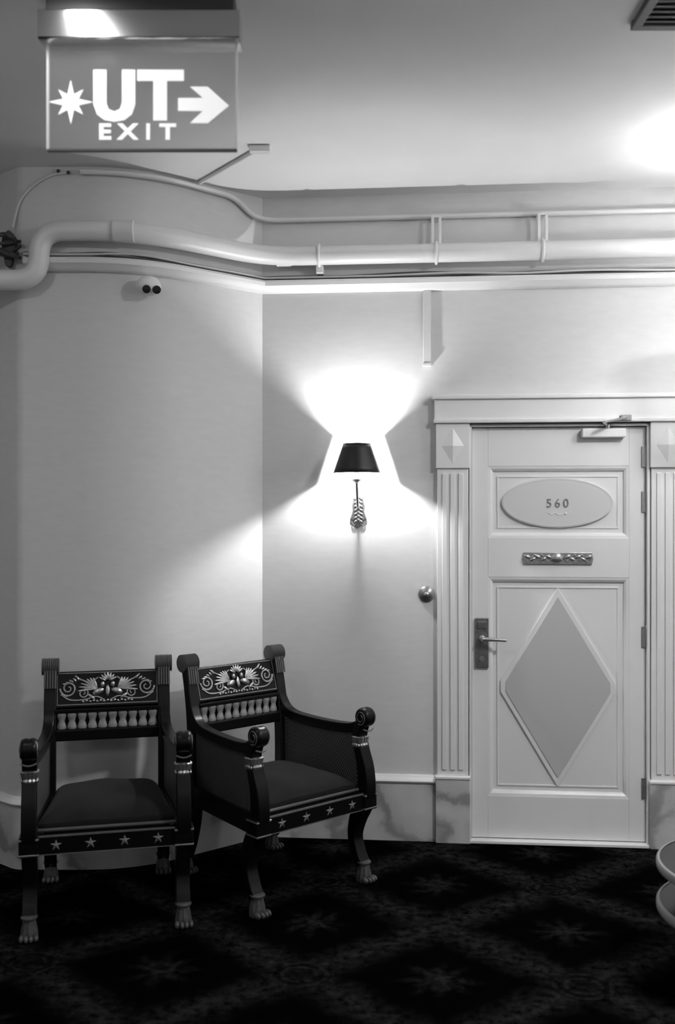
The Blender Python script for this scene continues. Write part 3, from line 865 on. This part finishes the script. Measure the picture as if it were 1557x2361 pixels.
FX, FYc, RX, RY = 0.292, -0.27, 0.245, 0.262
def make_chair(label, loc, rz):
    t = empty('armchair', label, 'armchair', loc, rz, 'black and gilt armchairs')
    # front posts: scroll, waist, swelling, sabre leg
    fp = [(-0.268, 0.07), (-0.238, 0.12), (-0.215, 0.19), (-0.235, 0.27), (-0.272, 0.34), (-0.290, 0.41), (-0.284, 0.50), (-0.258, 0.58), (-0.246, 0.64), (-0.262, 0.70)]
    fd = [0.040, 0.040, 0.046, 0.062, 0.070, 0.064, 0.056, 0.046, 0.042, 0.046]
    pp, dd = interp(fp, fd, 5)
    for s in (-1, 1):
        x0, x1 = s*FX-0.028, s*FX+0.028
        post = MB().add(*strip_x(pp, dd, x0, x1)).build('front_post', 'black', t, smooth=True, bevel=0.004)
        # volute at the arm end
        mb = MB()
        Mx = Matrix.Translation((s*FX, -0.282, 0.725)) @ Matrix.Rotation(PI/2, 4, 'Y')
        mb.lathe([(0.0, -0.036), (0.012, -0.036), (0.014, -0.030), (0.034, -0.030), (0.040, -0.024), (0.043, -0.012), (0.040, 0.0), (0.043, 0.012), (0.040, 0.024), (0.034, 0.030), (0.014, 0.030), (0.012, 0.036), (0.0, 0.036)], 28, Mx)
        vol = mb.build('arm_scroll', 'black', t, smooth=True)
        mb = MB()
        for q in (-1, 1):
            xx = s*FX+q*0.031
            mb.tube([(xx, -0.282+r*math.cos(a), 0.725+r*math.sin(a)) for r, a in [(0.010+0.022*i/30, 0.6+i*0.36) for i in range(31)]], 0.0022, 5)
        mb.tube([(s*FX-0.03+0.06*i/8, -0.302-0.006*math.sin(PI*i/8), 0.675-0.008*math.sin(PI*i/8)) for i in range(9)], 0.003, 6)
        mb.build('scroll_line', 'gilt_dull', vol, smooth=True)
        # gilt leaf collar at the waist
        mb = MB()
        nf = 28
        prof = [(0.026, 0.588), (0.033, 0.592), (0.035, 0.60), (0.031, 0.608), (0.034, 0.622), (0.037, 0.634), (0.030, 0.638)]
        vs = []; fs = []
        for r, z in prof:
            for i in range(nf):
                a = 2*PI*i/nf; rr = r*(1.0 if i % 2 else 0.91)
                sq = 1.0/max(abs(math.cos(a)), abs(math.sin(a)))**0.55
                vs.append((s*FX+rr*sq*math.cos(a), -0.250+rr*0.9*sq*math.sin(a), z))
        for j in range(len(prof)-1):
            for i in range(nf): fs.append((j*nf+i, j*nf+(i+1) % nf, (j+1)*nf+(i+1) % nf, (j+1)*nf+i))
        fs += [tuple(range(nf)), tuple((len(prof)-1)*nf+i for i in range(nf))]
        mb.add(vs, fs).build('collar', 'gilt', t, smooth=False)
        # corner block on the seat rail, two gilt lines
        blk = MB().box(s*FX-0.036, s*FX+0.036, -0.318, -0.245, 0.322, 0.398).build('corner_block', 'black', t, bevel=0.004)
        for z in (0.330, 0.388):
            MB().box(s*FX-0.0375, s*FX+0.0375, -0.320, -0.244, z-0.0035, z+0.0035).build('gilt_line', 'gilt', blk, bevel=0.0015)
    # paw feet
    def paw(x, y):
        mb = MB()
        mb.lathe([(0.024, 0.074), (0.031, 0.078), (0.032, 0.085), (0.026, 0.090), (0.0, 0.090)], 16, Matrix.Translation((x, y, 0)))
        nf = 20; prof = [(0.024, 0.075), (0.026, 0.062), (0.031, 0.04), (0.034, 0.022), (0.034, 0.0)]
        vs = []; fs = []
        for r, z in prof:
            for i in range(nf):
                a = 2*PI*i/nf; rr = r*(1 if i % 2 else 0.86)
                vs.append((x+rr*math.cos(a), y+rr*1.1*math.sin(a), z))
        for j in range(len(prof)-1):
            for i in range(nf): fs.append((j*nf+i, j*nf+(i+1) % nf, (j+1)*nf+(i+1) % nf, (j+1)*nf+i))
        fs.append(tuple((len(prof)-1)*nf+i for i in range(nf)))
        mb.add(vs, fs)
        for k in range(4): mb.ell((x-0.027+k*0.018, y-0.036-(0.006 if k in (1, 2) else 0), 0.014), 0.010, 0.020, 0.014)
        mb.build('paw_foot', 'gilt_foot_shaded', t, smooth=True)
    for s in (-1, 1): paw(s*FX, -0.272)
    # rear posts and legs
    rp = [(0.330, 0.07), (0.295, 0.15), (0.268, 0.25), (0.258, 0.36), (0.258, 0.50), (0.262, 0.62), (0.275, 0.74), (0.296, 0.85), (0.315, 0.925)]
    rd = [0.036, 0.042, 0.050, 0.055, 0.050, 0.050, 0.046, 0.042, 0.040]
    pp, dd = interp(rp, rd, 5)
    for s in (-1, 1):
        MB().add(*strip_x(pp, dd, s*RX-0.026, s*RX+0.026)).build('rear_post', 'blackwood', t, smooth=True, bevel=0.004)
        # fluted roll on top, ridges round the roll
        pr = [(0.0, -0.038), (0.030, -0.038)]
        for k in range(9):
            h = -0.036+0.072*k/8
            pr += [(0.040, h), (0.034, h+0.0045)] if k < 8 else [(0.040, h)]
        pr += [(0.030, 0.038), (0.0, 0.038)]
        Mx = Matrix.Translation((s*RX, 0.318, 0.948)) @ Matrix.Rotation(PI/2, 4, 'Y')
        MB().lathe(pr, 24, Mx).build('fluted_roll', 'postcap', t, smooth=True)
        mb = MB()
        for k in range(5):
            xx = s*RX-0.022+k*0.011
            mb.tube(smooth_path([(xx, 0.282, 0.935), (xx, 0.274, 0.90), (xx, 0.266, 0.86)], 3), 0.0045, 6)
        mb.build('flutes', 'postcap', t, smooth=True)
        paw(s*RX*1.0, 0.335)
    # crest panel, tilted back with the posts
    tilt = math.atan2(0.045, 0.15)
    cr = MB().box(-RX+0.02, RX-0.02, -0.014, 0.014, -0.078, 0.080).build('crest_rail', 'black', t, bevel=0.004, loc=(0, 0.297, 0.845))
    cr.rotation_euler = (-tilt, 0, 0)
    mb = MB(); y = -0.0165
    for z in (-0.066, 0.0715): mb.box(-RX+0.028, RX-0.028, -0.017, -0.013, z-0.0022, z+0.0022)
    for x in (-RX+0.03, RX-0.03): mb.box(x-0.0015, x+0.0015, -0.0165, -0.013, -0.064, 0.070)
    mb.build('gilt_border', 'gilt_dull', cr)
    mb = MB()
    for s in (-1, 1):
        mb.tube(spiral(s*0.168, 0.005, y, 0.006, 0.036, PI/2, 1.75*s), [0.0032+0.002*i/26 for i in range(27)], 6)
        mb.tube(spiral(s*0.105, -0.018, y, 0.004, 0.024, -PI/2, -1.5*s), [0.003+0.0015*i/26 for i in range(27)], 6)
        mb.tube(smooth_path([(s*0.20, y, -0.02), (s*0.16, y, -0.045), (s*0.10, y, -0.046), (s*0.05, y, -0.034), (s*0.012, y, -0.050)], 5), 0.004, 6)
        mb.tube(smooth_path([(s*0.04, y, 0.05), (s*0.075, y, 0.030), (s*0.115, y, 0.042), (s*0.14, y, 0.06)], 5), 0.004, 6)
        for k in range(7):      # spread wing of the griffin
            a = s*(0.35+k*0.22)
            Lw = 0.028+0.003*k
            cxw, czw = s*0.045+math.sin(a)*Lw*0.9, 0.0+math.cos(a)*Lw*0.9
            mb.ell((cxw, y-0.002, czw), 0.006, 0.005, Lw, a, 8, 5)
        mb.ell((s*0.040, y-0.003, -0.012), 0.026, 0.010, 0.014, s*0.35, 10, 6)
        mb.ell((s*0.022, y-0.005, 0.018), 0.010, 0.010, 0.013, 0, 8, 5)
        mb.ell((s*0.070, y-0.002, -0.034), 0.007, 0.006, 0.020, s*0.9, 8, 5)
        for k in range(5): mb.ell((s*(0.128+0.014*k), y, 0.048-0.006*k), 0.005, 0.005, 0.012, s*(0.5+0.3*k), 8, 5)
    for k in range(7):
        a = (k-3)*0.36
        mb.ell((math.sin(a)*0.026, y-0.003, 0.030+math.cos(a)*0.024), 0.0055, 0.005, 0.018, a, 8, 5)
    mb.ell((0, y-0.003, -0.01), 0.010, 0.008, 0.026, 0, 8, 6)
    for k in range(15): mb.ell((-0.105+0.015*k, y, -0.054+0.003*(k % 2)), 0.007, 0.004, 0.005, 0.6*(-1)**k, 8, 4)
    mb.build('gilt_relief', 'gilt', cr, smooth=True)
    # frieze of waisted gilt spindles between two dark bars
    bd = MB().box(-RX+0.02, RX-0.02, 0.270, 0.286, 0.674, 0.765).build('frieze_board', 'black', t)
    MB().box(-RX+0.02, RX-0.02, 0.248, 0.290, 0.752, 0.770).build('frieze_bar', 'black', t, bevel=0.004)
    MB().box(-RX+0.02, RX-0.02, 0.240, 0.290, 0.632, 0.682).build('lower_bar', 'black', t, bevel=0.006)
    prof = [(0.0, -0.035), (0.019, -0.034), (0.0205, -0.026), (0.017, -0.014), (0.0125, 0.0), (0.017, 0.014), (0.0205, 0.026), (0.019, 0.034), (0.0, 0.035)]
    sp0 = None
    for k in range(10):
        x = (k-4.5)*0.0435
        if sp0 is None:
            sp0 = MB().lathe(prof, 12, Matrix.Scale(0.55, 4, (0, 1, 0))).build('frieze_spindle', 'gilt_pale', t, smooth=True, loc=(x, 0.262, 0.717))
        else: copy_part(sp0, t, location=(x, 0.262, 0.717))
    # arms
    ap = [(0.285, 0.80), (0.262, 0.735), (0.225, 0.690), (0.165, 0.668), (0.05, 0.660), (-0.10, 0.660), (-0.20, 0.668), (-0.262, 0.690)]
    ad = [0.030, 0.036, 0.040, 0.042, 0.042, 0.042, 0.042, 0.040]
    pp, dd = interp(ap, ad, 5)
    for s in (-1, 1):
        vs, fs = strip_x(pp, dd, -0.022, 0.022)
        vs2 = []
        for (x, y_, z_) in vs:
            f = min(1.0, max(0.0, (0.285-y_)/0.54))
            vs2.append((x+s*(RX+(FX-RX)*f), y_, z_))
        MB().add(vs2, fs).build('arm_rest', 'black', t, smooth=True, bevel=0.004)
        # cane side panel
        vs = []
        for y_ in (0.235, -0.232):
            f = (0.285-y_)/0.54; xx = s*(RX+(FX-RX)*f)
            for x in (xx-0.006, xx+0.006):
                for z in (0.41, 0.65): vs.append((x, y_, z))
        MB().add(vs, [(0,1,3,2),(4,6,7,5),(0,4,5,1),(2,3,7,6),(0,2,6,4),(1,5,7,3)]).build('cane_panel', 'cane', t)
        vs = []
        for y_ in (0.24, -0.25):
            f = (0.285-y_)/0.54; xx = s*(RX+(FX-RX)*f)
            for x in (xx-0.020, xx+0.020):
                for z in (0.325, 0.412): vs.append((x, y_, z))
        MB().add(vs, [(0,1,3,2),(4,6,7,5),(0,4,5,1),(2,3,7,6),(0,2,6,4),(1,5,7,3)]).build('side_rail', 'black', t, bevel=0.004)
    # seat frame
    fr_ = MB().box(-FX+0.02, FX-0.02, -0.305, -0.262, 0.325, 0.396).build('front_rail', 'black', t, bevel=0.004)
    MB().box(-FX+0.036, FX-0.036, -0.308, -0.300, 0.3925, 0.3985).build('gilt_line', 'gilt', fr_)
    MB().box(-FX+0.036, FX-0.036, -0.307, -0.300, 0.3245, 0.3275).build('gilt_line', 'gilt_dull', fr_)
    MB().box(-RX+0.02, RX-0.02, 0.240, 0.275, 0.325, 0.400).build('back_rail', 'black', t, bevel=0.004)
    MB().box(-RX+0.01, RX-0.01, -0.262, 0.24, 0.385, 0.400).build('seat_board', 'blackwood', t)
    sr0 = None
    for k in range(4):
        x = (k-1.5)*0.128
        if sr0 is None:
            P = star_pts(0.023, 0.40, 5)
            vs = [(a, 0.0, b) for a, b in P]+[(0, -0.005, 0), (0, 0.0, 0)]
            fs = [(i, (i+1) % 10, 10) for i in range(10)]+[((i+1) % 10, i, 11) for i in range(10)]
            sr0 = MB().add(vs, fs).build('star', 'gilt_dull', t, loc=(x, -0.306, 0.360))
        else: copy_part(sr0, t, location=(x, -0.306, 0.360))
    # cushion
    mb = MB(); nx, ny = 14, 14
    vs = []; fs = []
    x_f, x_r, y0, y1 = FX-0.022, RX-0.028, -0.262, 0.232
    def cpt(i, j):
        a, b = i/nx, j/ny
        y_ = y0+(y1-y0)*b; hwx = x_f+(x_r-x_f)*b
        u_, v_ = 2*a-1, 2*b-1
        ex_ = (1-abs(u_)**7)*(1-abs(v_)**7)
        crown = 0.035*(1-u_*u_)*(1-v_*v_)
        return (u_*hwx*(1-0.01*(1-abs(v_))), y_, 0.432+0.034*ex_**0.5+crown+0.003*math.sin(7*u_+3*v_))
    for j in range(ny+1):
        for i in range(nx+1): vs.append(cpt(i, j))
    m = nx+1; nt_ = len(vs)
    for j in range(ny+1):
        for i in range(nx+1):
            x, y_, z = cpt(i, j); vs.append((x*0.985, y_*0.985, 0.398))
    for j in range(ny):
        for i in range(nx):
            fs.append((j*m+i, j*m+i+1, (j+1)*m+i+1, (j+1)*m+i))
            fs.append((nt_+j*m+i, nt_+(j+1)*m+i, nt_+(j+1)*m+i+1, nt_+j*m+i+1))
    ed = [j*m for j in range(ny+1)]; er = [j*m+nx for j in range(ny+1)]
    for line in (ed, er, [i for i in range(m)], [ny*m+i for i in range(m)]):
        for a, b in zip(line[:-1], line[1:]): fs.append((a, b, nt_+b, nt_+a))
    cu = MB().add(vs, fs).build('cushion', 'velvet', t, smooth=True)
    sd = cu.modifiers.new('sub', 'SUBSURF'); sd.levels = 1; sd.render_levels = 1
    MB().tube([(-x_f+0.01, -0.268, 0.408), (x_f-0.01, -0.268, 0.408)], 0.007, 8).build('piping', 'piping', cu, smooth=True)
    return t
M['gilt_foot_shaded'] = plain('gilt_foot_shaded', 0.09, 0.5, metal=0.3, noise=0.25, nscale=60)  # gilt darkened for the feet: the shade near the floor is in the colour
M['gilt_pale'] = plain('gilt_pale', 0.40, 0.42, metal=0.5, noise=0.12, nscale=70)
make_chair('black and gilt armchair at the left edge, facing forward', (-0.955, 4.135, 0), math.radians(13))
make_chair('black and gilt armchair turned towards the door, beside the wall lamp', (-0.282, 4.419, 0), math.radians(41))
